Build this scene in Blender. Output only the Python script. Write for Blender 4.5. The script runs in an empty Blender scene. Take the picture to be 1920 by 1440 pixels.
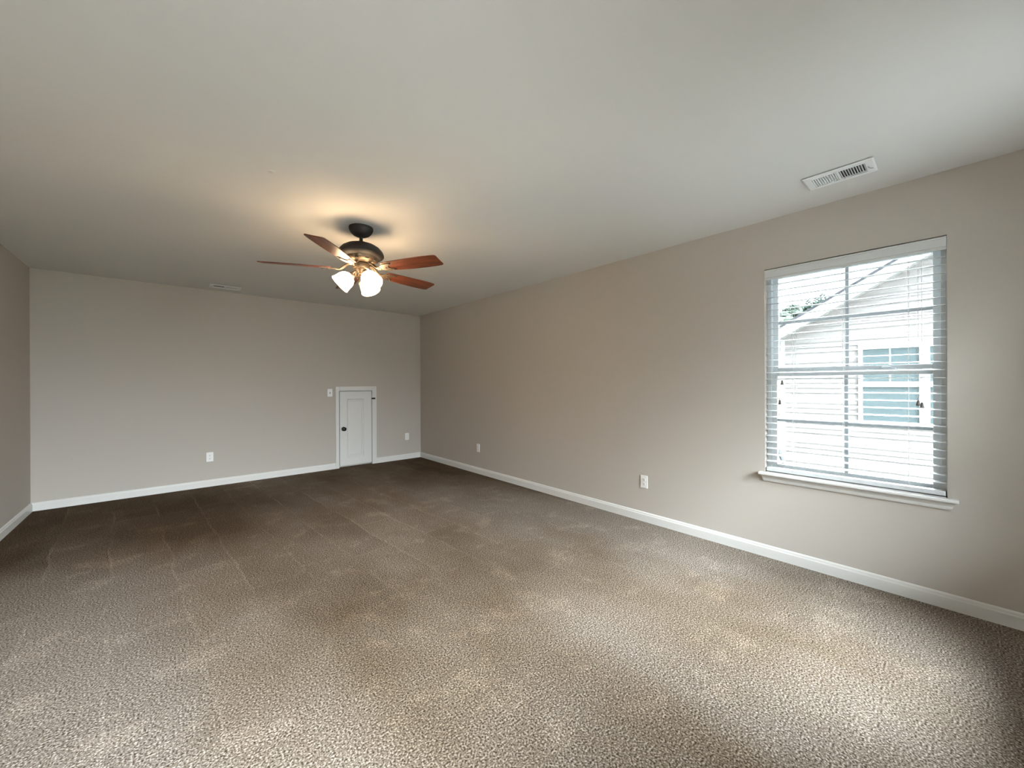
import bpy, bmesh, math, random
from mathutils import Vector, Matrix

random.seed(7)
sc = bpy.context.scene
C = sc.collection
R = math.radians

# ------------------------------------------------------------------ camera
CAM_Z = 1.2626
F_PX = 729.6
YAW, PITCH, ROLL = 0.720287, -0.001016, -0.003779
fw = Vector((math.sin(YAW) * math.cos(PITCH), math.cos(YAW) * math.cos(PITCH), math.sin(PITCH)))
r0 = Vector((math.cos(YAW), -math.sin(YAW), 0))
u0 = r0.cross(fw)
rt = r0 * math.cos(ROLL) + u0 * math.sin(ROLL)
up = -r0 * math.sin(ROLL) + u0 * math.cos(ROLL)
cd = bpy.data.cameras.new('camera')
cd.sensor_fit = 'HORIZONTAL'
cd.sensor_width = 36.0
cd.lens = 36.0 * F_PX / 1920.0
cd.clip_start = 0.02
cd.clip_end = 500
cam = bpy.data.objects.new('camera', cd)
C.objects.link(cam)
m3 = Matrix((rt, up, -fw)).transposed()
cam.matrix_world = Matrix.Translation((0, 0, CAM_Z)) @ m3.to_4x4()
sc.camera = cam

# ------------------------------------------------------------------ light
SKY_BASE = 2.2                # overcast sky
# glows added out of view to feed light through the windows: (direction, strength, tightness)
SKY_GLOWS = [((0.75, -0.10, 1.0), 400.0, 10.0), ((0.10, -0.50, 0.90), 460.0, 5.0), ((0.4, -1.0, 0.5), 32.0, 6.0)]
LAMP_STRENGTH = 39.0
NAP_SHADE_SHIFT = (5.6, -14.0, 0.0)
w = bpy.data.worlds.new('overcast_sky')
sc.world = w
w.use_nodes = True
wn = w.node_tree
bg = wn.nodes['Background']
bg.inputs['Color'].default_value = (0.88, 0.965, 1.06, 1)
wtc = wn.nodes.new('ShaderNodeTexCoord')
def wmath(op, a, bval):
    n = wn.nodes.new('ShaderNodeMath')
    n.operation = op
    wn.links.new(a, n.inputs[0])
    n.inputs[1].default_value = bval
    return n.outputs[0]


wsum = None
for gd, gs, gp in SKY_GLOWS:
    wdot = wn.nodes.new('ShaderNodeVectorMath')
    wdot.operation = 'DOT_PRODUCT'
    wdot.inputs[1].default_value = Vector(gd).normalized()
    wn.links.new(wtc.outputs['Generated'], wdot.inputs[0])
    wv = wmath('MAXIMUM', wdot.outputs['Value'], 0.0)
    wv = wmath('POWER', wv, gp)
    wv = wmath('MULTIPLY', wv, gs)
    if wsum is None:
        wsum = wmath('ADD', wv, SKY_BASE)
    else:
        n = wn.nodes.new('ShaderNodeMath')
        n.operation = 'ADD'
        wn.links.new(wsum, n.inputs[0])
        wn.links.new(wv, n.inputs[1])
        wsum = n.outputs[0]
wn.links.new(wsum, bg.inputs['Strength'])

sc.view_settings.view_transform = 'Standard'
sc.view_settings.look = 'None'
sc.view_settings.exposure = 0.05
sc.view_settings.gamma = 1.0
sc.view_settings.use_curve_mapping = False
sc.cycles.use_denoising = True
sc.cycles.max_bounces = 16
sc.cycles.diffuse_bounces = 10
sc.cycles.glossy_bounces = 4
sc.cycles.transparent_max_bounces = 16
sc.cycles.sample_clamp_indirect = 8.0


def portal(loc, rot, sx, sy):
    d = bpy.data.lights.new('window_portal', 'AREA')
    d.shape = 'RECTANGLE'
    d.size, d.size_y = sx, sy
    d.cycles.is_portal = True
    o = bpy.data.objects.new('window_portal', d)
    o.location, o.rotation_euler = loc, rot
    C.objects.link(o)


# ------------------------------------------------------------------ sizes
H = 2.44
XR, YB, XL, YF = 3.252, 6.110, -1.057, -0.85
WT = 0.15                                   # wall thickness
WY0, WY1, WZ0, WZ1 = 0.030, 0.915, 0.597, 2.083   # side window opening
FWIN = [(-0.65, 0.60), (1.90, 2.80)]        # openings in the wall behind the camera
FZ0, FZ1 = 0.60, 2.083
for a, b in [(WY0, WY1)]:
    portal((XR + WT + 0.03, (a + b) / 2, (WZ0 + WZ1) / 2), (0, R(90), 0), WZ1 - WZ0, b - a)
for a, b in FWIN:
    portal(((a + b) / 2, YF - WT - 0.03, (FZ0 + FZ1) / 2), (R(90), 0, 0), b - a, FZ1 - FZ0)


# ------------------------------------------------------------------ materials
def mat(name, col, rough=0.6, metal=0.0, spec=0.5, bump=None, var=None):
    m = bpy.data.materials.new(name)
    m.use_nodes = True
    nt = m.node_tree
    b = nt.nodes['Principled BSDF']
    b.inputs['Base Color'].default_value = (*col, 1)
    b.inputs['Roughness'].default_value = rough
    b.inputs['Metallic'].default_value = metal
    b.inputs['Specular IOR Level'].default_value = spec
    tc = nt.nodes.new('ShaderNodeTexCoord')
    if bump:
        sc_, st, di = bump
        n = nt.nodes.new('ShaderNodeTexNoise')
        n.inputs['Scale'].default_value = sc_
        n.inputs['Detail'].default_value = 3
        nt.links.new(tc.outputs['Object'], n.inputs['Vector'])
        bp = nt.nodes.new('ShaderNodeBump')
        bp.inputs['Strength'].default_value = st
        bp.inputs['Distance'].default_value = di
        nt.links.new(n.outputs['Fac'], bp.inputs['Height'])
        nt.links.new(bp.outputs['Normal'], b.inputs['Normal'])
    if var:
        sc_, amt = var
        n = nt.nodes.new('ShaderNodeTexNoise')
        n.inputs['Scale'].default_value = sc_
        n.inputs['Detail'].default_value = 4
        nt.links.new(tc.outputs['Object'], n.inputs['Vector'])
        r = nt.nodes.new('ShaderNodeValToRGB')
        r.color_ramp.elements[0].position = 0.3
        r.color_ramp.elements[1].position = 0.7
        r.color_ramp.elements[0].color = (*[c * (1 - amt) for c in col], 1)
        r.color_ramp.elements[1].color = (*[min(1, c * (1 + amt)) for c in col], 1)
        nt.links.new(n.outputs['Fac'], r.inputs['Fac'])
        nt.links.new(r.outputs['Color'], b.inputs['Base Color'])
    return m


def carpet_material():
    m = bpy.data.materials.new('carpet')
    m.use_nodes = True
    nt = m.node_tree
    N, L = nt.nodes, nt.links
    b = N['Principled BSDF']
    b.inputs['Roughness'].default_value = 1.0
    b.inputs['Specular IOR Level'].default_value = 0.05
    b.inputs['Sheen Weight'].default_value = 0.0
    tc = N.new('ShaderNodeTexCoord')
    P = tc.outputs['Object']

    def noise(scale, detail=2, rough=0.5, vec=P):
        n = N.new('ShaderNodeTexNoise')
        n.inputs['Scale'].default_value = scale
        n.inputs['Detail'].default_value = detail
        n.inputs['Roughness'].default_value = rough
        L.new(vec, n.inputs['Vector'])
        return n

    def ramp(fac, stops):
        r = N.new('ShaderNodeValToRGB')
        e = r.color_ramp.elements
        while len(e) < len(stops):
            e.new(0.5)
        for k, (p, c) in enumerate(stops):
            e[k].position = p
            e[k].color = (*c, 1) if not isinstance(c, (int, float)) else (c, c, c, 1)
        L.new(fac, r.inputs['Fac'])
        return r.outputs['Color']

    def mix(kind, fac, a, c):
        x = N.new('ShaderNodeMix')
        x.data_type = 'RGBA'
        x.blend_type = kind
        for sock, v in ((x.inputs[0], fac), (x.inputs[6], a), (x.inputs[7], c)):
            if isinstance(v, (int, float)):
                sock.default_value = v
            elif isinstance(v, tuple):
                sock.default_value = (*v, 1)
            else:
                L.new(v, sock)
        return x.outputs[2]

    # twisted tufts: flecks of three yarn tones
    fleck = noise(140, 2, 0.55)
    col = ramp(fleck.outputs['Fac'], [(0.35, (0.036, 0.026, 0.018)), (0.45, (0.140, 0.112, 0.088)),
                                      (0.55, (0.195, 0.162, 0.133)), (0.66, (0.40, 0.355, 0.31))])
    # bands left by the cleaner, lying along the length of the room
    warp = noise(2.2, 3)
    mv = N.new('ShaderNodeVectorMath'); mv.operation = 'MULTIPLY_ADD'
    L.new(warp.outputs['Color'], mv.inputs[0])
    mv.inputs[1].default_value = (0.09, 0.09, 0)
    L.new(P, mv.inputs[2])
    mp = N.new('ShaderNodeMapping')
    mp.inputs['Rotation'].default_value = (0, 0, R(86))
    L.new(mv.outputs[0], mp.inputs['Vector'])
    br = N.new('ShaderNodeTexBrick')
    br.inputs['Scale'].default_value = 1.0
    br.inputs['Brick Width'].default_value = 1.15
    br.inputs['Row Height'].default_value = 0.31
    br.inputs['Mortar Size'].default_value = 0.010
    br.inputs['Mortar Smooth'].default_value = 0.6
    br.inputs['Color1'].default_value = (0.84, 0.83, 0.82, 1)
    br.inputs['Color2'].default_value = (1.10, 1.10, 1.10, 1)
    br.inputs['Mortar'].default_value = (1.30, 1.31, 1.32, 1)
    L.new(mp.outputs['Vector'], br.inputs['Vector'])
    # broad browner nap areas, shifted so painted shade darkens the back left
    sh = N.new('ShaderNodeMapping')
    sh.inputs['Location'].default_value = NAP_SHADE_SHIFT
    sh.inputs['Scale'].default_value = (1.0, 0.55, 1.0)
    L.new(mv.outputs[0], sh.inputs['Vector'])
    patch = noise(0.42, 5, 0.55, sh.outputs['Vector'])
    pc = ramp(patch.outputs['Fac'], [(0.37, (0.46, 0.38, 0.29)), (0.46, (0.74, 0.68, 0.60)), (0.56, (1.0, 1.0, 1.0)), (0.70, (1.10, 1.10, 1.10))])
    scuff = noise(3.4, 6, 0.7)
    scf = ramp(scuff.outputs['Fac'], [(0.54, 0.96), (0.62, 1.20), (0.72, 1.34)])
    keep = ramp(noise(0.9, 3).outputs['Fac'], [(0.42, 0.10), (0.58, 1.0)])
    # the marks are trodden out towards the front of the room
    sx = N.new('ShaderNodeSeparateXYZ')
    L.new(mv.outputs[0], sx.inputs[0])
    mr = N.new('ShaderNodeMapRange')
    mr.inputs['From Min'].default_value = 1.3
    mr.inputs['From Max'].default_value = 3.2
    mr.inputs['To Min'].default_value = 0.12
    mr.inputs['To Max'].default_value = 1.0
    L.new(sx.outputs['Y'], mr.inputs['Value'])
    km = N.new('ShaderNodeMath')
    km.operation = 'MULTIPLY'
    L.new(keep, km.inputs[0])
    L.new(mr.outputs['Result'], km.inputs[1])
    keep = km.outputs[0]
    col = mix('MULTIPLY', keep, col, br.outputs['Color'])
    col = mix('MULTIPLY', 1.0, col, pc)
    col = mix('MULTIPLY', 0.9, col, scf)
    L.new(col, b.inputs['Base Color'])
    hgt = noise(130, 2, 0.55)
    bp = N.new('ShaderNodeBump')
    bp.inputs['Strength'].default_value = 0.55
    bp.inputs['Distance'].default_value = 0.008
    L.new(hgt.outputs['Fac'], bp.inputs['Height'])
    L.new(bp.outputs['Normal'], b.inputs['Normal'])
    return m


def wood_material():
    m = bpy.data.materials.new('blade_wood')
    m.use_nodes = True
    nt = m.node_tree
    b = nt.nodes['Principled BSDF']
    b.inputs['Roughness'].default_value = 0.38
    tc = nt.nodes.new('ShaderNodeTexCoord')
    mp = nt.nodes.new('ShaderNodeMapping')
    mp.inputs['Scale'].default_value = (3.0, 34.0, 34.0)
    n = nt.nodes.new('ShaderNodeTexNoise')
    n.inputs['Scale'].default_value = 1.6
    n.inputs['Detail'].default_value = 5
    n.inputs['Distortion'].default_value = 0.6
    r = nt.nodes.new('ShaderNodeValToRGB')
    e = r.color_ramp.elements
    e[0].position, e[0].color = 0.30, (0.036, 0.007, 0.003, 1)
    e[1].position, e[1].color = 0.66, (0.170, 0.042, 0.013, 1)
    nt.links.new(tc.outputs['Object'], mp.inputs['Vector'])
    nt.links.new(mp.outputs['Vector'], n.inputs['Vector'])
    nt.links.new(n.outputs['Fac'], r.inputs['Fac'])
    nt.links.new(r.outputs['Color'], b.inputs['Base Color'])
    return m


def glass_material(name, tint):
    m = bpy.data.materials.new(name)
    m.use_nodes = True
    nt = m.node_tree
    nt.nodes.remove(nt.nodes['Principled BSDF'])
    t = nt.nodes.new('ShaderNodeBsdfTransparent')
    t.inputs['Color'].default_value = (*tint, 1)
    g = nt.nodes.new('ShaderNodeBsdfGlossy')
    g.inputs['Roughness'].default_value = 0.02
    fr = nt.nodes.new('ShaderNodeFresnel')
    fr.inputs['IOR'].default_value = 1.45
    mx = nt.nodes.new('ShaderNodeMixShader')
    nt.links.new(fr.outputs[0], mx.inputs[0])
    nt.links.new(t.outputs[0], mx.inputs[1])
    nt.links.new(g.outputs[0], mx.inputs[2])
    nt.links.new(mx.outputs[0], nt.nodes['Material Output'].inputs['Surface'])
    return m


def lamp_material(col, s):
    m = bpy.data.materials.new('lit_frosted_glass')
    m.use_nodes = True
    b = m.node_tree.nodes['Principled BSDF']
    b.inputs['Base Color'].default_value = (0.9, 0.88, 0.84, 1)
    b.inputs['Roughness'].default_value = 0.4
    b.inputs['Emission Color'].default_value = (*col, 1)
    b.inputs['Emission Strength'].default_value = s
    return m


def siding_material(col):
    m = bpy.data.materials.new('lap_siding')
    m.use_nodes = True
    nt = m.node_tree
    b = nt.nodes['Principled BSDF']
    b.inputs['Roughness'].default_value = 0.7
    n = nt.nodes.new('ShaderNodeTexNoise')
    n.inputs['Scale'].default_value = 3
    r = nt.nodes.new('ShaderNodeValToRGB')
    r.color_ramp.elements[0].color = (*[c * 0.96 for c in col], 1)
    r.color_ramp.elements[1].color = (*col, 1)
    nt.links.new(n.outputs['Fac'], r.inputs['Fac'])
    nt.links.new(r.outputs['Color'], b.inputs['Base Color'])
    return m


M = dict(
    wall=mat('wall_paint', (0.468, 0.426, 0.380), 0.85, spec=0.25, bump=(160, 0.06, 0.002)),
    ceiling=mat('ceiling_paint', (0.72, 0.712, 0.692), 0.95, spec=0.1, bump=(120, 0.05, 0.002)),
    trim=mat('trim_paint', (0.66, 0.645, 0.615), 0.38, spec=0.5),
    vinyl=mat('window_vinyl', (0.76, 0.79, 0.80), 0.35),
    grille=mat('window_grille', (0.42, 0.45, 0.47), 0.35),  # same vinyl as the frame, with shade put into the colour
    blind=mat('blind_white', (0.62, 0.63, 0.63), 0.40),
    plate=mat('plate_plastic', (0.80, 0.785, 0.76), 0.35),
    slot=mat('dark_slot', (0.03, 0.03, 0.03), 0.6),
    steel=mat('zinc_screw', (0.55, 0.54, 0.52), 0.35, metal=1.0),
    bronze=mat('dark_bronze', (0.010, 0.0075, 0.0065), 0.62, metal=0.0, spec=0.25, var=(20, 0.2)),
    bronze_iron=mat('antique_bronze', (0.085, 0.060, 0.038), 0.40, metal=0.45, var=(30, 0.2)),
    black=mat('black_hardware', (0.012, 0.011, 0.010), 0.35, metal=0.4),
    register=mat('register_enamel', (0.88, 0.90, 0.90), 0.35),
    duct=mat('duct_dark', (0.035, 0.035, 0.035), 0.8),
    cord=mat('blind_cord', (0.72, 0.71, 0.68), 0.8),
    tassel=mat('tassel_brown', (0.075, 0.060, 0.048), 0.5),
    fascia=mat('white_fascia', (0.32, 0.32, 0.32), 0.5),
    soffit=mat('soffit_panel', (0.24, 0.235, 0.23), 0.6),
    shingle=mat('roof_shingle', (0.035, 0.035, 0.038), 0.95, spec=0.1, var=(9, 0.35)),
    houseglass=mat('dark_window_glass', (0.046, 0.060, 0.062), 0.15, spec=0.06),
    spout=mat('downspout_grey', (0.035, 0.035, 0.037), 0.6),
    leaf=mat('tree_leaf', (0.034, 0.042, 0.033), 1.0, spec=0.0, var=(1.5, 0.35)),
    leaf2=mat('conifer_leaf', (0.029, 0.039, 0.031), 1.0, spec=0.0, var=(1.5, 0.35)),
    bark=mat('tree_bark', (0.10, 0.075, 0.055), 0.9, var=(4, 0.3)),
    reflector=mat('pale_ground_reflector', (0.52, 0.50, 0.475), 0.95, var=(0.7, 0.1)),
    lawn=mat('lawn_grass', (0.044, 0.048, 0.036), 1.0, var=(0.6, 0.3)),
)
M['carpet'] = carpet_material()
M['wood'] = wood_material()
M['glass'] = glass_material('dimming_window_glass', (0.58, 0.60, 0.60))  # grey tint added to dim the view outside
M['clear_glass'] = glass_material('clear_window_glass', (0.95, 0.97, 0.96))
M['shade'] = lamp_material((1.0, 0.70, 0.40), LAMP_STRENGTH)
M['siding'] = siding_material((0.130, 0.118, 0.112))


# ------------------------------------------------------------------ mesh helpers
class MB:
    """collects shapes and links them as one mesh object"""

    def __init__(self):
        self.bm = bmesh.new()

    def box(self, x0, x1, y0, y1, z0, z1, mtx=None):
        v = [self.bm.verts.new((x, y, z)) for x in (x0, x1) for y in (y0, y1) for z in (z0, z1)]
        if mtx is not None:
            for q in v:
                q.co = mtx @ q.co
        for f in ((0, 1, 3, 2), (4, 6, 7, 5), (0, 4, 5, 1), (2, 3, 7, 6), (0, 2, 6, 4), (1, 5, 7, 3)):
            self.bm.faces.new([v[i] for i in f])
        return self

    def lathe(self, prof, seg=32, mtx=None, caps=True):
        rings = []
        for (r, z) in prof:
            if r < 1e-6:
                p = Vector((0, 0, z))
                rings.append([self.bm.verts.new(mtx @ p if mtx is not None else p)])
            else:
                ring = []
                for k in range(seg):
                    a = 2 * math.pi * k / seg
                    p = Vector((r * math.cos(a), r * math.sin(a), z))
                    ring.append(self.bm.verts.new(mtx @ p if mtx is not None else p))
                rings.append(ring)
        for A, B in zip(rings, rings[1:]):
            for k in range(seg):
                a0, a1 = A[k % len(A)], A[(k + 1) % len(A)]
                b0, b1 = B[k % len(B)], B[(k + 1) % len(B)]
                vs = []
                for q in (a0, a1, b1, b0):
                    if q not in vs:
                        vs.append(q)
                if len(vs) > 2:
                    self.bm.faces.new(vs)
        if caps:
            for ring in (rings[0], rings[-1]):
                if len(ring) > 2:
                    self.bm.faces.new(ring)
        return self

    def prism(self, pts, h0, h1, mtx=None):
        """polygon pts (x, y) extruded from z = h0 to h1"""
        a = [self.bm.verts.new((x, y, h0)) for x, y in pts]
        b = [self.bm.verts.new((x, y, h1)) for x, y in pts]
        if mtx is not None:
            for q in a + b:
                q.co = mtx @ q.co
        n = len(pts)
        self.bm.faces.new(a[::-1])
        self.bm.faces.new(b)
        for k in range(n):
            self.bm.faces.new((a[k], a[(k + 1) % n], b[(k + 1) % n], b[k]))
        return self

    def tube(self, path, r, seg=10):
        path = [Vector(p) for p in path]
        rings = []
        for i, p in enumerate(path):
            t = (path[min(i + 1, len(path) - 1)] - path[max(i - 1, 0)]).normalized()
            ref = Vector((0, 0, 1)) if abs(t.z) < 0.9 else Vector((1, 0, 0))
            u = t.cross(ref).normalized()
            v = t.cross(u).normalized()
            rr = r[i] if isinstance(r, (list, tuple)) else r
            rings.append([self.bm.verts.new(p + rr * (math.cos(2 * math.pi * k / seg) * u + math.sin(2 * math.pi * k / seg) * v)) for k in range(seg)])
        for A, B in zip(rings, rings[1:]):
            for k in range(seg):
                self.bm.faces.new((A[k], A[(k + 1) % seg], B[(k + 1) % seg], B[k]))
        self.bm.faces.new(rings[0][::-1])
        self.bm.faces.new(rings[-1])
        return self

    def build(self, name, material, parent=None, bevel=0.0, smooth=False, seg=2):
        bm = self.bm
        bmesh.ops.recalc_face_normals(bm, faces=bm.faces[:])
        me = bpy.data.meshes.new(name)
        bm.to_mesh(me)
        bm.free()
        me.materials.append(material)
        o = bpy.data.objects.new(name, me)
        C.objects.link(o)
        if parent is not None:
            o.parent = parent
        if bevel:
            md = o.modifiers.new('bevel', 'BEVEL')
            md.width, md.segments = bevel, seg
            md.limit_method = 'ANGLE'
            md.angle_limit = R(40)
        if smooth:
            for p in me.polygons:
                p.use_smooth = True
            try:
                me.set_sharp_from_angle(angle=R(smooth if smooth is not True else 35))
            except Exception:
                pass
        return o


def empty(name, loc=(0, 0, 0), rz=0.0, parent=None):
    o = bpy.data.objects.new(name, None)
    o.empty_display_size = 0.1
    C.objects.link(o)
    o.location = loc
    o.rotation_euler = (0, 0, rz)
    if parent is not None:
        o.parent = parent
    return o


def tag(o, label, cat, group=None):
    o['label'], o['category'] = label, cat
    if group:
        o['group'] = group
    return o


def struct(o):
    o['kind'] = 'structure'
    return o


def dup(root, loc, rz, label, group=None):
    """a copy of a thing with copies of its parts and sub-parts"""
    r = root.copy()
    C.objects.link(r)
    r.location, r.rotation_euler = loc, (0, 0, rz)
    r['label'] = label
    if group:
        r['group'] = group
    for ch in list(root.children):
        c = ch.copy()
        C.objects.link(c)
        c.parent = r
        for g in ch.children:
            d = g.copy()
            C.objects.link(d)
            d.parent = c
    return r


# ------------------------------------------------------------------ room shell
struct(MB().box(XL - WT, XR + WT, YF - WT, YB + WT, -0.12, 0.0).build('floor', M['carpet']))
struct(MB().box(XL - WT, XR + WT, YF - WT, YB + WT, H, H + 0.12).build('ceiling', M['ceiling']))

b = MB()
b.box(XR, XR + WT, YF - WT, WY0, 0, H)
b.box(XR, XR + WT, WY1, YB + WT, 0, H)
b.box(XR, XR + WT, WY0, WY1, 0, WZ0)
b.box(XR, XR + WT, WY0, WY1, WZ1, H)
struct(b.build('wall_right', M['wall']))

DX0, DX1, DZ1 = 1.898, 2.405, 1.165            # rough opening of the low access door
b = MB()
b.box(XL - WT, DX0, YB, YB + 0.06, 0, H)
b.box(DX1, XR, YB, YB + 0.06, 0, H)
b.box(DX0, DX1, YB, YB + 0.06, DZ1, H)
b.box(XL - WT, XR, YB + 0.06, YB + WT, 0, H)
struct(b.build('wall_back', M['wall']))

struct(MB().box(XL - WT, XL, YF - WT, YB, 0, H).build('wall_left', M['wall']))

b = MB()
xs = [XL] + [v for ab in FWIN for v in ab] + [XR]
for k in range(0, len(xs), 2):
    b.box(xs[k], xs[k + 1], YF - WT, YF, 0, H)
for a, c in FWIN:
    b.box(a, c, YF - WT, YF, 0, FZ0)
    b.box(a, c, YF - WT, YF, FZ1, H)
struct(b.build('wall_front', M['wall']))

# baseboards: flat board with an eased, stepped top
BBP = [(0, 0), (0.0145, 0), (0.0145, 0.062), (0.0105, 0.070), (0.0095, 0.078), (0.0055, 0.084), (0, 0.086)]


def baseboard(name, runs):
    """runs: (origin, along unit vector, inward unit vector, length)"""
    mb = MB()
    for o, al, inn, ln in runs:
        o, al, inn = Vector(o), Vector(al), Vector(inn)
        mtx = Matrix(((inn.x, 0, al.x, o.x), (inn.y, 0, al.y, o.y), (inn.z, 1, al.z, o.z), (0, 0, 0, 1)))
        mb.prism(BBP, 0, ln, mtx)
    return struct(mb.build(name, M['trim']))


baseboard('baseboard_right', [((XR, YF, 0), (0, 1, 0), (-1, 0, 0), YB - YF)])
baseboard('baseboard_back', [((XL, YB, 0), (1, 0, 0), (0, -1, 0), 1.849 - XL), ((2.472, YB, 0), (1, 0, 0), (0, -1, 0), XR - 2.472)])
baseboard('baseboard_left', [((XL, YF, 0), (0, 1, 0), (1, 0, 0), YB - YF)])
baseboard('baseboard_front', [((XL, YF, 0), (1, 0, 0), (0, 1, 0), XR - XL)])


# ------------------------------------------------------------------ windows
def ring_boxes(mb, x0, x1, y0, y1, z0, z1, wy, wz0, wz1):
    """rectangular ring in the yz plane"""
    mb.box(x0, x1, y0, y0 + wy, z0, z1)
    mb.box(x0, x1, y1 - wy, y1, z0, z1)
    mb.box(x0, x1, y0 + wy, y1 - wy, z0, z0 + wz0)
    mb.box(x0, x1, y0 + wy, y1 - wy, z1 - wz1, z1)
    return mb


def window_unit(name, wy, z0, z1, pane):
    """local frame: x = outward from the room face of the wall, y along the wall (0..wy)"""
    root = struct(empty(name))
    zs = z0 + 0.020                                   # top of the stool
    ring_boxes(MB(), 0.062, 0.150, 0, wy, zs, z1, 0.025, 0.022, 0.030).build('frame', M['vinyl'], root, bevel=0.002)
    zm = 1.340                                        # meeting rail
    yi0, yi1 = 0.025, wy - 0.025
    up_ = ring_boxes(MB(), 0.108, 0.138, yi0, yi1, zm - 0.030, z1 - 0.030, 0.031, 0.060, 0.028).build('upper_sash', M['vinyl'], root, bevel=0.002)
    lo_ = ring_boxes(MB(), 0.074, 0.106, yi0, yi1, zs + 0.022, zm + 0.004, 0.031, 0.030, 0.034).build('lower_sash', M['vinyl'], root, bevel=0.002)
    for sash, xg, za, zb in ((up_, 0.122, zm + 0.030, z1 - 0.058), (lo_, 0.089, zs + 0.052, zm - 0.030)):
        MB().box(xg - 0.002, xg + 0.002, yi0 + 0.031, yi1 - 0.031, za, zb).build('glass_pane', pane, sash)
        g = MB()
        yc = wy / 2
        zc = (za + zb) / 2
        g.box(xg - 0.008, xg - 0.0022, yc - 0.009, yc + 0.009, za, zb)
        g.box(xg - 0.0079, xg - 0.0023, yi0 + 0.031, yc - 0.009, zc - 0.009, zc + 0.009)
        g.box(xg - 0.0079, xg - 0.0023, yc + 0.009, yi1 - 0.031, zc - 0.009, zc + 0.009)
        g.build('muntin', M['grille'], sash)
    for yk in (0.27, 0.73):
        k = MB()
        k.box(0.080, 0.104, wy * yk - 0.028, wy * yk + 0.028, zm + 0.004, zm + 0.011)
        k.box(0.084, 0.094, wy * yk - 0.010, wy * yk + 0.034, zm + 0.011, zm + 0.020)
        k.build('sash_lock', M['vinyl'], root, bevel=0.002)
    st = MB()
    st.box(-0.045, 0.0, -0.043, wy + 0.035, z0, z0 + 0.020)
    st.box(0.0, 0.150, 0.001, wy - 0.001, z0, z0 + 0.020)
    st.build('window_sill', M['trim'], root, bevel=0.006, seg=3)
    ap = MB()
    prof = [(0, 0, 0.0), (0, -0.045, 0.016), (-0.010, -0.045, 0.016), (-0.013, -0.036, 0.012), (-0.014, -0.024, 0.008),
            (-0.020, -0.012, 0.004), (-0.026, -0.006, 0.0), (-0.026, 0, 0.0)]
    e0 = [ap.bm.verts.new((x, -0.030 + s, z0 + z)) for x, z, s in prof]
    e1 = [ap.bm.verts.new((x, wy + 0.022 - s, z0 + z)) for x, z, s in prof]
    n = len(prof)
    ap.bm.faces.new(e0)
    ap.bm.faces.new(e1[::-1])
    for k in range(n):
        ap.bm.faces.new((e0[k], e1[k], e1[(k + 1) % n], e0[(k + 1) % n]))
    ap.build('apron', M['trim'], root)
    return root


win = window_unit('window_1', WY1 - WY0, WZ0, WZ1, M['glass'])
win.location = (XR, WY0, 0)
for i, (a, c) in enumerate(FWIN):
    q = window_unit('window_%d' % (i + 2), c - a, FZ0, FZ1, M['clear_glass'])
    q.location = (a, YF, 0)
    q.rotation_euler = (0, 0, R(-90))
    # rotating -90 about z turns local +x to world -y and local +y to world +x

# ------------------------------------------------------------------ blind
by0, by1 = WY0 + 0.006, WY1 - 0.006
bl = tag(empty('window_blind', (XR + 0.030, (by0 + by1) / 2, WZ1)),
         'open white horizontal slat blind hanging inside the window opening', 'window blind')
hw = (by1 - by0) / 2


def bz(z):
    return z - WZ1


v = MB()
v.prism([(-0.036, bz(2.004)), (-0.041, bz(2.012)), (-0.041, bz(2.016)), (-0.037, bz(2.020)), (-0.037, bz(2.062)),
         (-0.041, bz(2.066)), (-0.041, bz(2.072)), (-0.036, bz(2.076)), (-0.026, bz(2.076)), (-0.026, bz(2.004))],
        -hw - 0.004, hw + 0.004, Matrix(((1, 0, 0, 0), (0, 0, 1, 0), (0, 1, 0, 0), (0, 0, 0, 1))))
v.build('valance', M['blind'], bl)
MB().box(-0.024, 0.026, -hw, hw, bz(2.022), bz(2.066)).build('headrail', M['blind'], bl, bevel=0.002)
s = MB()
PITCH_S = 0.0455
zz = 1.290 - 14 * PITCH_S
nsl = 0
while zz < 2.02:
    if zz > 0.662:
        zt = bz(zz)
        x0, x1 = -0.025, 0.025
        tl = math.tan(R(4.5))             # slats tipped slightly, outer edge up
        pts = [(x0, zt - 0.0012), (-0.012, zt + 0.0010), (0.0, zt + 0.0018), (0.012, zt + 0.0010), (x1, zt - 0.0012),
               (x1, zt - 0.0040), (0.012, zt - 0.0018), (0.0, zt - 0.0010), (-0.012, zt - 0.0018), (x0, zt - 0.0040)]
        s.prism(pts, -hw, hw, Matrix(((1, 0, 0, 0), (0, 0, 1, 0), (tl, 1, 0, 0), (0, 0, 0, 1))))
        nsl += 1
    zz += PITCH_S
s.build('slats', M['blind'], bl)
MB().box(-0.026, 0.026, -hw, hw, bz(0.6235), bz(0.650)).build('bottom_rail', M['blind'], bl, bevel=0.003)
for yy in (0.747, 0.479, 0.182):
    yl = yy - (by0 + by1) / 2
    c = MB()
    for xx in (-0.0275, 0.0275):
        c.tube([(xx, yl, bz(2.03)), (xx, yl, bz(0.640))], 0.0009, 6)
    c.build('ladder_cord', M['cord'], bl)
for yy, zt in ((0.808, 1.264), (0.822, 1.124), (0.142, 1.143), (0.127, 1.131)):
    yl = yy - (by0 + by1) / 2
    xo = -0.031 if zt != 1.131 else -0.034
    pc = MB().tube([(xo, yl, bz(2.03)), (xo, yl, bz(zt) + 0.012)], 0.0008, 6).build('pull_cord', M['cord'], bl)
    MB().lathe([(0, 0.015), (0.004, 0.014), (0.0065, 0.008), (0.006, 0.004), (0.008, -0.006), (0.0105, -0.014), (0.009, -0.017), (0, -0.017)], 14,
               Matrix.Translation((xo, yl, bz(zt)))).build('tassel', M['tassel'], pc, smooth=True)

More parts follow.
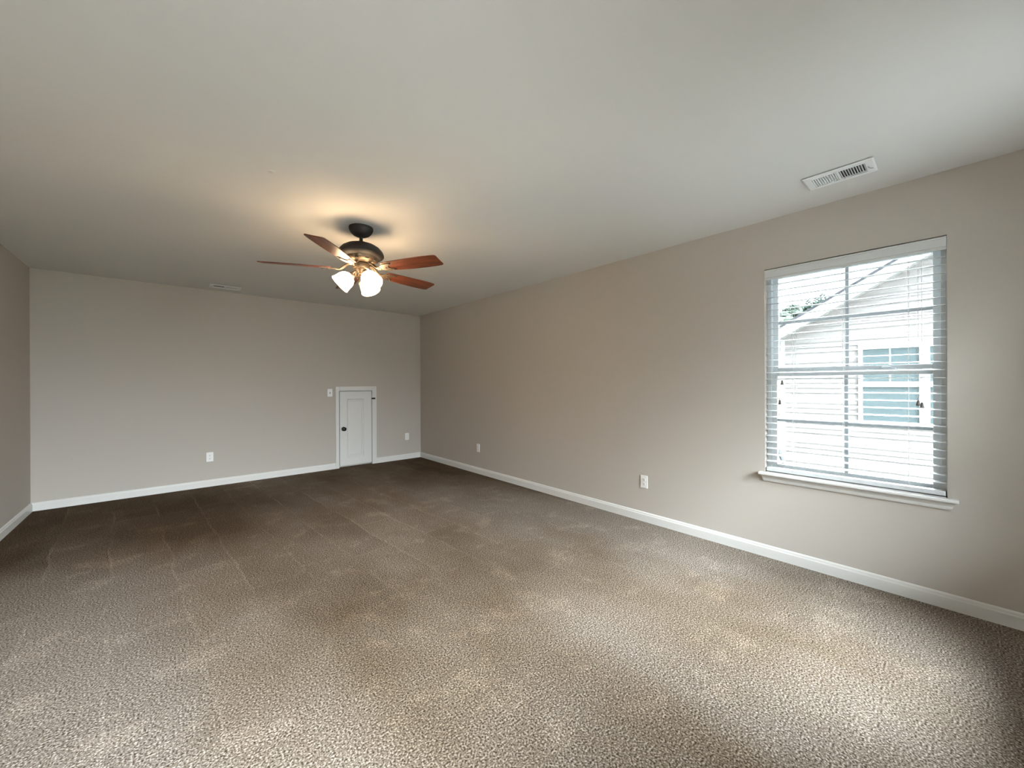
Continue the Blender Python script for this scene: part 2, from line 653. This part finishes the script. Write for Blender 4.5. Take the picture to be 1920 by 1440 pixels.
# ------------------------------------------------------------------ access door
door = struct(empty('door_1', ((1.849 + 2.472) / 2, YB, 0)))
dx = (1.849 + 2.472) / 2
cs = MB()
for x0, x1, z0, z1 in ((1.849, 1.901, 0, 1.2285), (2.402, 2.472, 0, 1.2285), (1.901, 2.402, 1.162, 1.2285)):
    cs.box(x0 - dx, x1 - dx, -0.017, 0.0, z0, z1)
cs.build('door_casing', M['trim'], door, bevel=0.004)
jb = MB()
jb.box(1.898 - dx, 1.903 - dx, 0, 0.058, 0, 1.163)
jb.box(2.400 - dx, 2.405 - dx, 0, 0.058, 0, 1.163)
jb.box(1.903 - dx, 2.400 - dx, 0, 0.058, 1.159, 1.164)
jb.build('door_jamb', M['trim'], door)
# one-panel door leaf with a moulded recess
x0, x1, z0, z1 = 1.9125 - dx, 2.3945 - dx, 0.030, 1.151
px0, px1, pz0, pz1 = 2.020 - dx, 2.276 - dx, 0.150, 1.038
lf = MB()
yf = -0.001
lf.box(x0, px0, yf, 0.034, z0, z1)
lf.box(px1, x1, yf, 0.034, z0, z1)
lf.box(px0, px1, yf, 0.034, z0, pz0)
lf.box(px0, px1, yf, 0.034, pz1, z1)


def step(mb, a, c, e, f, ya, ins, yb):
    o_ = [(a, e), (c, e), (c, f), (a, f)]
    i_ = [(a + ins, e + ins), (c - ins, e + ins), (c - ins, f - ins), (a + ins, f - ins)]
    vo = [mb.bm.verts.new((x, ya, z)) for x, z in o_]
    vi = [mb.bm.verts.new((x, yb, z)) for x, z in i_]
    for k in range(4):
        mb.bm.faces.new((vo[k], vo[(k + 1) % 4], vi[(k + 1) % 4], vi[k]))
    return a + ins, c - ins, e + ins, f - ins


q = step(lf, px0, px1, pz0, pz1, yf, 0.014, 0.012)
q = step(lf, *q, 0.012, 0.010, 0.012)
q = step(lf, *q, 0.012, 0.018, 0.004)
lf.bm.faces.new([lf.bm.verts.new((x, 0.004, z)) for x, z in ((q[0], q[2]), (q[1], q[2]), (q[1], q[3]), (q[0], q[3]))])
leaf = lf.build('door_panel', M['trim'], door)
ky = Matrix.Translation((1.966 - dx, yf, 0.586)) @ Matrix.Rotation(R(90), 4, 'X')
kb = MB().lathe([(0, 0), (0.031, 0), (0.031, 0.004), (0.027, 0.008), (0.012, 0.011), (0.011, 0.026), (0.018, 0.032), (0.027, 0.040),
                 (0.029, 0.050), (0.025, 0.058), (0.014, 0.063), (0, 0.064)], 28, ky).build('knob', M['black'], leaf, smooth=True)
hg = MB()
hg.box(2.399 - dx, 2.422 - dx, -0.021, -0.017, 1.023, 1.048)
hg.box(2.424 - dx, 2.449 - dx, -0.021, -0.017, 1.023, 1.048)
hg.box(2.393 - dx, 2.4155 - dx, -0.021, -0.0012, 1.028, 1.043)
hg.tube([(2.423 - dx, -0.0215, 1.024), (2.423 - dx, -0.0215, 1.047)], 0.0035, 8)
hg.build('latch', M['black'], door, bevel=0.001)
kb['label'] = 'round black door knob'


# ------------------------------------------------------------------ outlets and switch (local: back on y = 0, facing -y)
def plate_mesh():
    p = MB()
    p.box(-0.035, 0.035, -0.006, 0, -0.0575, 0.0575)
    return p


def make_outlet(loc, rz, label):
    t = tag(empty('power_outlet', loc, rz), label, 'power outlet')
    plate_mesh().build('cover_plate', M['plate'], t, bevel=0.003)
    for z in (0.0195, -0.0195):
        f = MB()
        pts = []
        for k in range(24):
            a = 2 * math.pi * k / 24
            pts.append((max(-0.0155, min(0.0155, 0.0172 * math.cos(a))), max(-0.0135, min(0.0135, 0.0172 * math.sin(a)))))
        f.prism(pts, 0.006, 0.0085, Matrix(((1, 0, 0, 0), (0, 0, -1, 0), (0, 1, 0, z), (0, 0, 0, 1))))
        fc = f.build('receptacle', M['plate'], t)
        sl = MB()
        sl.box(-0.0078, -0.0056, -0.0089, -0.0084, z - 0.002, z + 0.007)
        sl.box(0.0056, 0.0078, -0.0089, -0.0084, z - 0.001, z + 0.007)
        sl.lathe([(0, 0.0084), (0.0028, 0.0084), (0.0028, 0.0089), (0, 0.0089)], 12, Matrix.Translation((0, 0, z - 0.0075)) @ Matrix.Rotation(R(90), 4, 'X'))
        sl.build('slots', M['slot'], fc)
    MB().lathe([(0, 0.0055), (0.0032, 0.0055), (0.0032, 0.0068), (0, 0.0072)], 12, Matrix.Rotation(R(90), 4, 'X')).build('screw', M['plate'], t)
    return t


G = 'white duplex outlets low on the walls'
o1 = make_outlet((0.364, YB, 0.366), 0, 'white outlet low on the far wall, well left of the small door')
o1['group'] = G
dup(o1, (2.997, YB, 0.378), 0, 'white outlet low on the far wall, between the small door and the room corner')
dup(o1, (XR, 1.878, 0.362), R(-90), 'white outlet low on the window wall, nearest the window')
dup(o1, (XR, 4.427, 0.360), R(-90), 'white outlet low on the window wall, nearest the far room corner')

t = tag(empty('light_switch', (1.773, YB, 1.137)), 'white light switch plate beside the top of the small door', 'light switch')
plate_mesh().build('cover_plate', M['plate'], t, bevel=0.003)
MB().box(-0.006, 0.006, -0.0075, -0.006, -0.013, 0.013).build('switch_slot', M['slot'], t)
MB().box(-0.0042, 0.0042, -0.020, -0.007, -0.005, 0.005, Matrix.Rotation(R(-25), 4, 'X')).build('toggle', M['plate'], t, bevel=0.001)
for z in (0.030, -0.030):
    MB().lathe([(0, 0.0055), (0.0030, 0.0055), (0.0030, 0.0068), (0, 0.0072)], 12, Matrix.Translation((0, 0, z)) @ Matrix.Rotation(R(90), 4, 'X')).build('screw', M['steel'], t)


# ------------------------------------------------------------------ ceiling registers (local: long side along x, face down, z = 0 at ceiling)
def make_vent(loc, rz, label, ln=0.306, wd=0.188):
    t = tag(empty('ceiling_vent', loc, rz), label, 'air vent', 'white ceiling air registers')
    fl = 0.024
    f = MB()
    a, c = ln / 2, wd / 2
    ii, jj = a - 0.038, c - 0.034
    # bevelled flange
    outer = [(-a, -c), (a, -c), (a, c), (-a, c)]
    inner = [(-ii, -jj), (ii, -jj), (ii, jj), (-ii, jj)]
    z_o, z_i = -0.0065, -0.0115
    vt = [f.bm.verts.new((x, y, -0.0045)) for x, y in outer]
    vo = [f.bm.verts.new((x, y, z_o)) for x, y in outer]
    vm = [f.bm.verts.new((x + (0.008 if x < 0 else -0.008), y + (0.008 if y < 0 else -0.008), z_i)) for x, y in outer]
    vi = [f.bm.verts.new((x, y, z_i)) for x, y in inner]
    vb = [f.bm.verts.new((x, y, -0.0005)) for x, y in inner]
    for A, B in ((vt, vo), (vo, vm), (vm, vi), (vi, vb)):
        for k in range(4):
            f.bm.faces.new((A[k], A[(k + 1) % 4], B[(k + 1) % 4], B[k]))
    f.box(-0.0045, 0.0045, -jj, jj, -0.0115, -0.001)
    f.build('frame', M['register'], t)
    MB().box(-ii, ii, -jj, jj, -0.0010, -0.0004).build('backing', M['duct'], t)
    n = 10
    for side in (-1, 1):
        lv = MB()
        for k in range(n):
            x = side * (0.0045 + (ii - 0.0045) * (k + 0.5) / n)
            mtx = Matrix.Translation((x, 0, -0.0060)) @ Matrix.Rotation(R(38) * -side, 4, 'Y')
            lv.box(-0.0007, 0.0007, -jj, jj, -0.0052, 0.0052, mtx)
        lv.build('louvers', M['register'], t)
    lv = MB()
    lv.box(a - 0.032, a - 0.029, -0.012, 0.012, -0.013, -0.0108)
    lv.tube([(a - 0.0305, -0.006, -0.012), (a - 0.022, 0.002, -0.020), (a - 0.010, 0.006, -0.022)], 0.0022, 8)
    lv.build('lever', M['steel'], t)
    return t


v1 = make_vent((2.845, 0.432, H), R(-90), 'white ceiling air vent nearest the window')
v2 = dup(v1, (0.498, 5.79, H), R(180), 'white ceiling air vent close above the far wall')

t = tag(empty('detector_cover', (0.426, 2.492, H)), 'tiny round white disc on the bare ceiling left of the fan', 'ceiling disc')
MB().lathe([(0, 0), (0.018, 0), (0.018, -0.002), (0.012, -0.005), (0, -0.006)], 20).build('disc_face', M['trim'], t, smooth=True)

# ------------------------------------------------------------------ ceiling fan
FX, FY = 1.083, 2.951
fan = tag(empty('ceiling_fan', (FX, FY, H)), 'dark bronze ceiling fan with five reddish wood blades and three lit glass shades', 'ceiling fan')


def fz(z):
    return z - H


MB().lathe([(0, 0), (0.086, 0), (0.087, -0.010), (0.084, -0.022), (0.074, -0.040), (0.058, -0.056), (0.038, -0.066), (0.020, -0.070), (0, -0.070)], 40).build('canopy', M['bronze'], fan, smooth=True)
MB().lathe([(0.0125, fz(2.375)), (0.0125, fz(2.338)), (0.022, fz(2.336)), (0.024, fz(2.326)), (0.024, fz(2.318))], 24).build('downrod', M['bronze'], fan, smooth=True)
MB().lathe([(0, fz(2.326)), (0.030, fz(2.325)), (0.070, fz(2.317)), (0.105, fz(2.304)), (0.135, fz(2.285)), (0.154, fz(2.263)),
            (0.163, fz(2.243)), (0.164, fz(2.231)), (0.158, fz(2.222)), (0.142, fz(2.213)), (0.120, fz(2.208))], 48).build('motor_housing', M['bronze'], fan, smooth=True)
lower = MB()
lower.lathe([(0.120, fz(2.2082)), (0.117, fz(2.196)), (0.108, fz(2.184)), (0.098, fz(2.178)), (0.090, fz(2.173)), (0.0, fz(2.172))], 48)
lower.build('motor_base', M['bronze_iron'], fan, smooth=True)
for k in range(10):
    a = 2 * math.pi * k / 10
    MB().box(-0.012, 0.012, 0.105, 0.116, fz(2.1860), fz(2.1910), Matrix.Rotation(a, 4, 'Z')).build('vent_slot', M['black'], fan)
MB().lathe([(0, fz(2.172)), (0.050, fz(2.171)), (0.060, fz(2.164)), (0.061, fz(2.150)), (0.061, fz(2.138)), (0.056, fz(2.130)), (0.040, fz(2.126)), (0.036, fz(2.112)),
            (0.030, fz(2.100)), (0.014, fz(2.092)), (0, fz(2.090))], 36).build('switch_housing', M['bronze_iron'], fan, smooth=True)

# blades: local x outward, pitched about their own axis
RB0, RB1 = 0.205, 0.671
prof = [(0.00, 0.050), (0.03, 0.056), (0.20, 0.062), (0.45, 0.069), (0.70, 0.072), (0.88, 0.0695), (0.965, 0.066)]
BL = RB1 - RB0
upper = [(RB0 + u * BL, wv) for u, wv in prof]
lowerp = [(RB0 + u * BL, -wv) for u, wv in prof]
tip = [(RB1 - 0.006, -0.062), (RB1, -0.054), (RB1, 0.054), (RB1 - 0.006, 0.062)]
outline = upper + tip[::-1] + lowerp[::-1]
ZBL = fz(2.122)
for k in range(5):
    ang = R(11.1 + 72 * k)
    mtx = Matrix.Rotation(ang, 4, 'Z') @ Matrix.Translation((0, 0, ZBL)) @ Matrix.Rotation(R(-12), 4, 'X')
    bo = MB().prism(outline, 0.000, 0.007).build('blade', M['wood'], fan, bevel=0.002)
    bo.matrix_local = mtx
    # bronze bracket: arm falling from the motor, forked plate with a notched end under the blade
    ir = MB()
    Rz = Matrix.Rotation(ang, 4, 'Z')
    tilt = Matrix.Translation((0, 0, ZBL)) @ Matrix.Rotation(R(-12), 4, 'X')
    plate = [(0.150, 0.014), (0.185, 0.026), (0.215, 0.044), (0.285, 0.048), (0.292, 0.040), (0.250, 0.012), (0.243, 0.0),
             (0.250, -0.012), (0.292, -0.040), (0.285, -0.048), (0.215, -0.044), (0.185, -0.026), (0.150, -0.014)]
    ir.prism(plate, -0.0055, -0.0004, Rz @ tilt)
    for sy in (-1, 1):
        pth = [Vector((0.070, 0.006 * sy, fz(2.168))), Vector((0.100, 0.010 * sy, fz(2.158))), Vector((0.128, 0.012 * sy, fz(2.132))),
               tilt @ Vector((0.150, 0.011 * sy, -0.004)), tilt @ Vector((0.175, 0.015 * sy, -0.004))]
        ir.tube([Rz @ p for p in pth], 0.0065, 10)
    for px_, py_ in ((0.272, 0.034), (0.272, -0.034), (0.225, 0.0)):
        ir.lathe([(0, -0.0095), (0.004, -0.0088), (0.0055, -0.0054), (0, -0.0054)], 10, Rz @ tilt @ Matrix.Translation((px_, py_, 0)))
    ir.build('blade_iron', M['bronze_iron'], fan, smooth=30)

# lamp arms and bell shades
for az in (161.8, 41.8, 281.8):
    Rz = Matrix.Rotation(R(az), 4, 'Z')
    arm = MB()
    arm.tube([Rz @ Vector(p) for p in ((0.026, 0, fz(2.106)), (0.044, 0, fz(2.108)), (0.056, 0, fz(2.098)), (0.064, 0, fz(2.086)))], 0.008, 10)
    ax = Rz @ Matrix.Translation((0.061, 0, fz(2.085))) @ Matrix.Rotation(R(180 - 46), 4, 'Y')
    arm.lathe([(0, -0.004), (0.018, -0.003), (0.023, 0.004), (0.024, 0.018), (0, 0.018)], 24, ax)
    arm.build('lamp_arm', M['bronze_iron'], fan, smooth=True)
    sh = MB()
    outp = [(0.022, 0.014), (0.030, 0.018), (0.046, 0.030), (0.058, 0.048), (0.064, 0.068), (0.066, 0.088), (0.069, 0.108), (0.073, 0.124)]
    inn = [(0.070, 0.124), (0.066, 0.108), (0.063, 0.088), (0.061, 0.068), (0.055, 0.048), (0.043, 0.033), (0.022, 0.020)]
    sh.lathe(outp + inn, 32, ax, caps=False)
    shade = sh.build('lamp_shade', M['shade'], fan, smooth=True)
    MB().lathe([(0.010, 0.018), (0.012, 0.030), (0.022, 0.050), (0.028, 0.070), (0.024, 0.088), (0.012, 0.098), (0, 0.100)], 20, ax).build('light_bulb', M['shade'], shade, smooth=True)
for px_, py_, zb in ((-0.020, -0.020, 2.020), (0.014, 0.012, 2.060)):
    ch = MB().tube([(px_, py_, fz(2.098)), (px_, py_, fz(zb))], 0.0011, 6).build('pull_chain', M['bronze_iron'], fan)
    MB().lathe([(0, 0.004), (0.004, 0.0), (0.0055, -0.012), (0.004, -0.020), (0, -0.022)], 12, Matrix.Translation((px_, py_, fz(zb)))).build('chain_fob', M['bronze_iron'], ch, smooth=True)

# ------------------------------------------------------------------ outside: the neighbouring house
GZ = -3.0
struct(MB().box(-60, 160, -70, 110, GZ - 0.3, GZ).build('ground', M['lawn']))
struct(MB().box(-14, 6.5, -22, YF - WT - 0.2, GZ, GZ + 0.04).build('ground_reflector', M['reflector']))  # unseen pale slab added to bounce skylight up to the ceiling

HX = 12.0
HY1, HY0 = 3.02, -6.8            # gable wall, left corner to right corner
EZ = 2.372
SL = 0.573
RY = (HY1 + HY0) / 2
RZ = EZ + SL * (HY1 - RY)
house = tag(empty('house', (HX, RY, GZ)), 'pale sided neighbouring house with a white gable edge seen through the blind', 'house')


def hp(x, y, z):
    return x - HX, y - RY, z - GZ


sd = MB()
# lapped siding courses, each clipped to the gable
course = 0.125
z = GZ
while z < RZ:
    z2 = min(z + course, RZ)

    def half(zq):
        return (HY1 - RY) if zq <= EZ else max(0.0, (RZ - zq) / SL)
    a0, a1 = half(z), half(z2)
    lip = 0.014
    pts = [(-lip, -a0, z), (-lip, a0, z), (0, a1, z2), (0, -a1, z2)]
    vs = [sd.bm.verts.new((p[0], p[1], p[2] - GZ)) for p in pts]
    sd.bm.faces.new(vs)
    bt = [sd.bm.verts.new((0, -a0, z - GZ)), sd.bm.verts.new((0, a0, z - GZ))]
    sd.bm.faces.new((bt[0], bt[1], vs[1], vs[0]))
    z = z2
hl = HY1 - RY
body = [(-hl, 0), (hl, 0), (hl, EZ - GZ), (0, RZ - GZ), (-hl, EZ - GZ)]
sd.prism(body, 0.002, 9.0, Matrix(((0, 0, 1, 0), (1, 0, 0, 0), (0, 1, 0, 0), (0, 0, 0, 1))))
sd.build('siding', M['siding'], house)
for sgn in (1, -1):
    cb = MB().box(-0.030, 0.0, min(sgn * hl, sgn * (hl - 0.10)), max(sgn * hl, sgn * (hl - 0.10)), 0, EZ - GZ - 0.02)
    cb.build('corner_board', M['fascia'], house)
rk, sf, rf = MB(), MB(), MB()
OV = 0.32
for sgn in (1, -1):
    L = math.hypot(hl + 0.35, SL * (hl + 0.35))
    an = math.atan(SL)
    # local x' runs down the slope from the ridge
    mtx = Matrix(((0, 0, 1, 0), (sgn * math.cos(an), sgn * math.sin(an) * 1.0, 0, 0), (-math.sin(an), math.cos(an), 0, RZ - GZ), (0, 0, 0, 1)))
    rk.prism([(0, -0.03), (L, -0.03), (L, 0.20), (0, 0.20)], -OV - 0.025, -OV, mtx)
    sf.prism([(0, -0.005), (L, -0.005), (L, 0.012), (0, 0.012)], -OV, 0.0, mtx)
    rf.prism([(-0.05, 0.20), (L + 0.05, 0.20), (L + 0.05, 0.245), (-0.05, 0.245)], -OV - 0.06, 9.3, mtx)
    rf.prism([(0, 0.012), (L, 0.012), (L, 0.20), (0, 0.20)], 0.0, 9.0, mtx)
rk.build('rake_board', M['fascia'], house)
sf.build('soffit', M['soffit'], house)
rf.build('roof', M['shingle'], house)
for y0, y1 in ((0.504, 1.405), (-0.55, 0.349)):
    ft = MB()
    ya, yb_ = y0 - RY, y1 - RY
    za, zb_ = 0.39 - GZ, 2.04 - GZ
    ring_boxes(ft, -0.060, -0.010, ya - 0.077, yb_ + 0.077, za - 0.10, zb_ + 0.09, 0.077, 0.10, 0.09)
    ft.box(-0.050, -0.012, ya, yb_, 1.16 - GZ, 1.275 - GZ)
    wf = ft.build('house_window', M['fascia'], house)
    pn = MB()
    pn.box(-0.026, -0.018, ya, yb_, za, 1.16 - GZ)
    pn.box(-0.026, -0.018, ya, yb_, 1.275 - GZ, zb_)
    pn.build('window_pane', M['houseglass'], wf)
    mu = MB()
    ym = (ya + yb_) / 2
    mu.box(-0.030, -0.0262, ym - 0.012, ym + 0.012, 1.275 - GZ, zb_)
    mu.build('window_muntin', M['fascia'], wf)
MB().tube([hp(HX - 0.10, 3.09, -0.35), hp(HX - 0.10, 2.93, -0.80), hp(HX - 0.10, 2.78, -1.20), hp(HX - 0.10, 2.78, -2.98)], 0.055, 8).build('downspout', M['spout'], house)


# ------------------------------------------------------------------ outside: trees beyond the house
def tree(x, y, h, rad, kind, label):
    rnd = random.Random(int(x * 13 + y * 101))
    t = tag(empty('tree', (x, y, GZ)), label, 'tree', 'trees behind the neighbouring house')
    MB().tube([(0, 0, 0), (0.1, 0, h * 0.3), (0, 0.1, h * 0.6)], [0.35, 0.25, 0.12], 8).build('trunk', M['bark'], t)
    cr = MB()
    clumps = []
    if kind == 'round':
        clumps.append((0, 0, h - rad, rad * 0.80))
        for k in range(110):
            a, e = rnd.uniform(0, 6.28), rnd.uniform(-0.9, 1.57)
            rr = rad * rnd.uniform(0.74, 0.86)
            clumps.append((rr * math.cos(a) * math.cos(e), rr * math.sin(a) * math.cos(e), h - rad + rr * math.sin(e), rad * rnd.uniform(0.10, 0.20)))
    else:
        for k in range(16):
            u = k / 15
            clumps.append((0, 0, h * (0.25 + 0.72 * u), rad * 0.85 * (1 - u) ** 0.55 + 0.10))
        for k in range(150):
            u = (k / 149) ** 0.8
            rr = rad * 0.85 * (1 - u) ** 0.55
            a = k * 2.4
            clumps.append((rr * math.cos(a), rr * math.sin(a), h * (0.25 + 0.74 * u), rad * (0.13 * (1 - u) + 0.05)))
    for cx, cy, cz, cr_ in clumps:
        g = bmesh.ops.create_icosphere(cr.bm, subdivisions=1 if cr_ < 0.5 else 2, radius=cr_, matrix=Matrix.Translation((cx, cy, cz)))
        for vv in g['verts']:
            vv.co += Vector((rnd.uniform(-1, 1), rnd.uniform(-1, 1), rnd.uniform(-1, 1))) * min(cr_, 0.6) * 0.22
    cr.build('crown', M['leaf'] if kind == 'round' else M['leaf2'], t)


tree(56, 14.35, 13.0, 2.3, 'round', 'leafy tree at the left edge of the window view')
tree(67, 15.2, 15.5, 1.7, 'round', 'round topped tree in the gap beside the white gable edge')
tree(62, 12.5, 15.1, 2.0, 'pine', 'pointed conifer next to the round topped tree')
tree(77, 14.5, 18.0, 2.2, 'pine', 'pointed conifer in the middle of the conifer row')
tree(52, 9.3, 13.8, 1.8, 'pine', 'tallest pointed conifer just above the white gable edge')
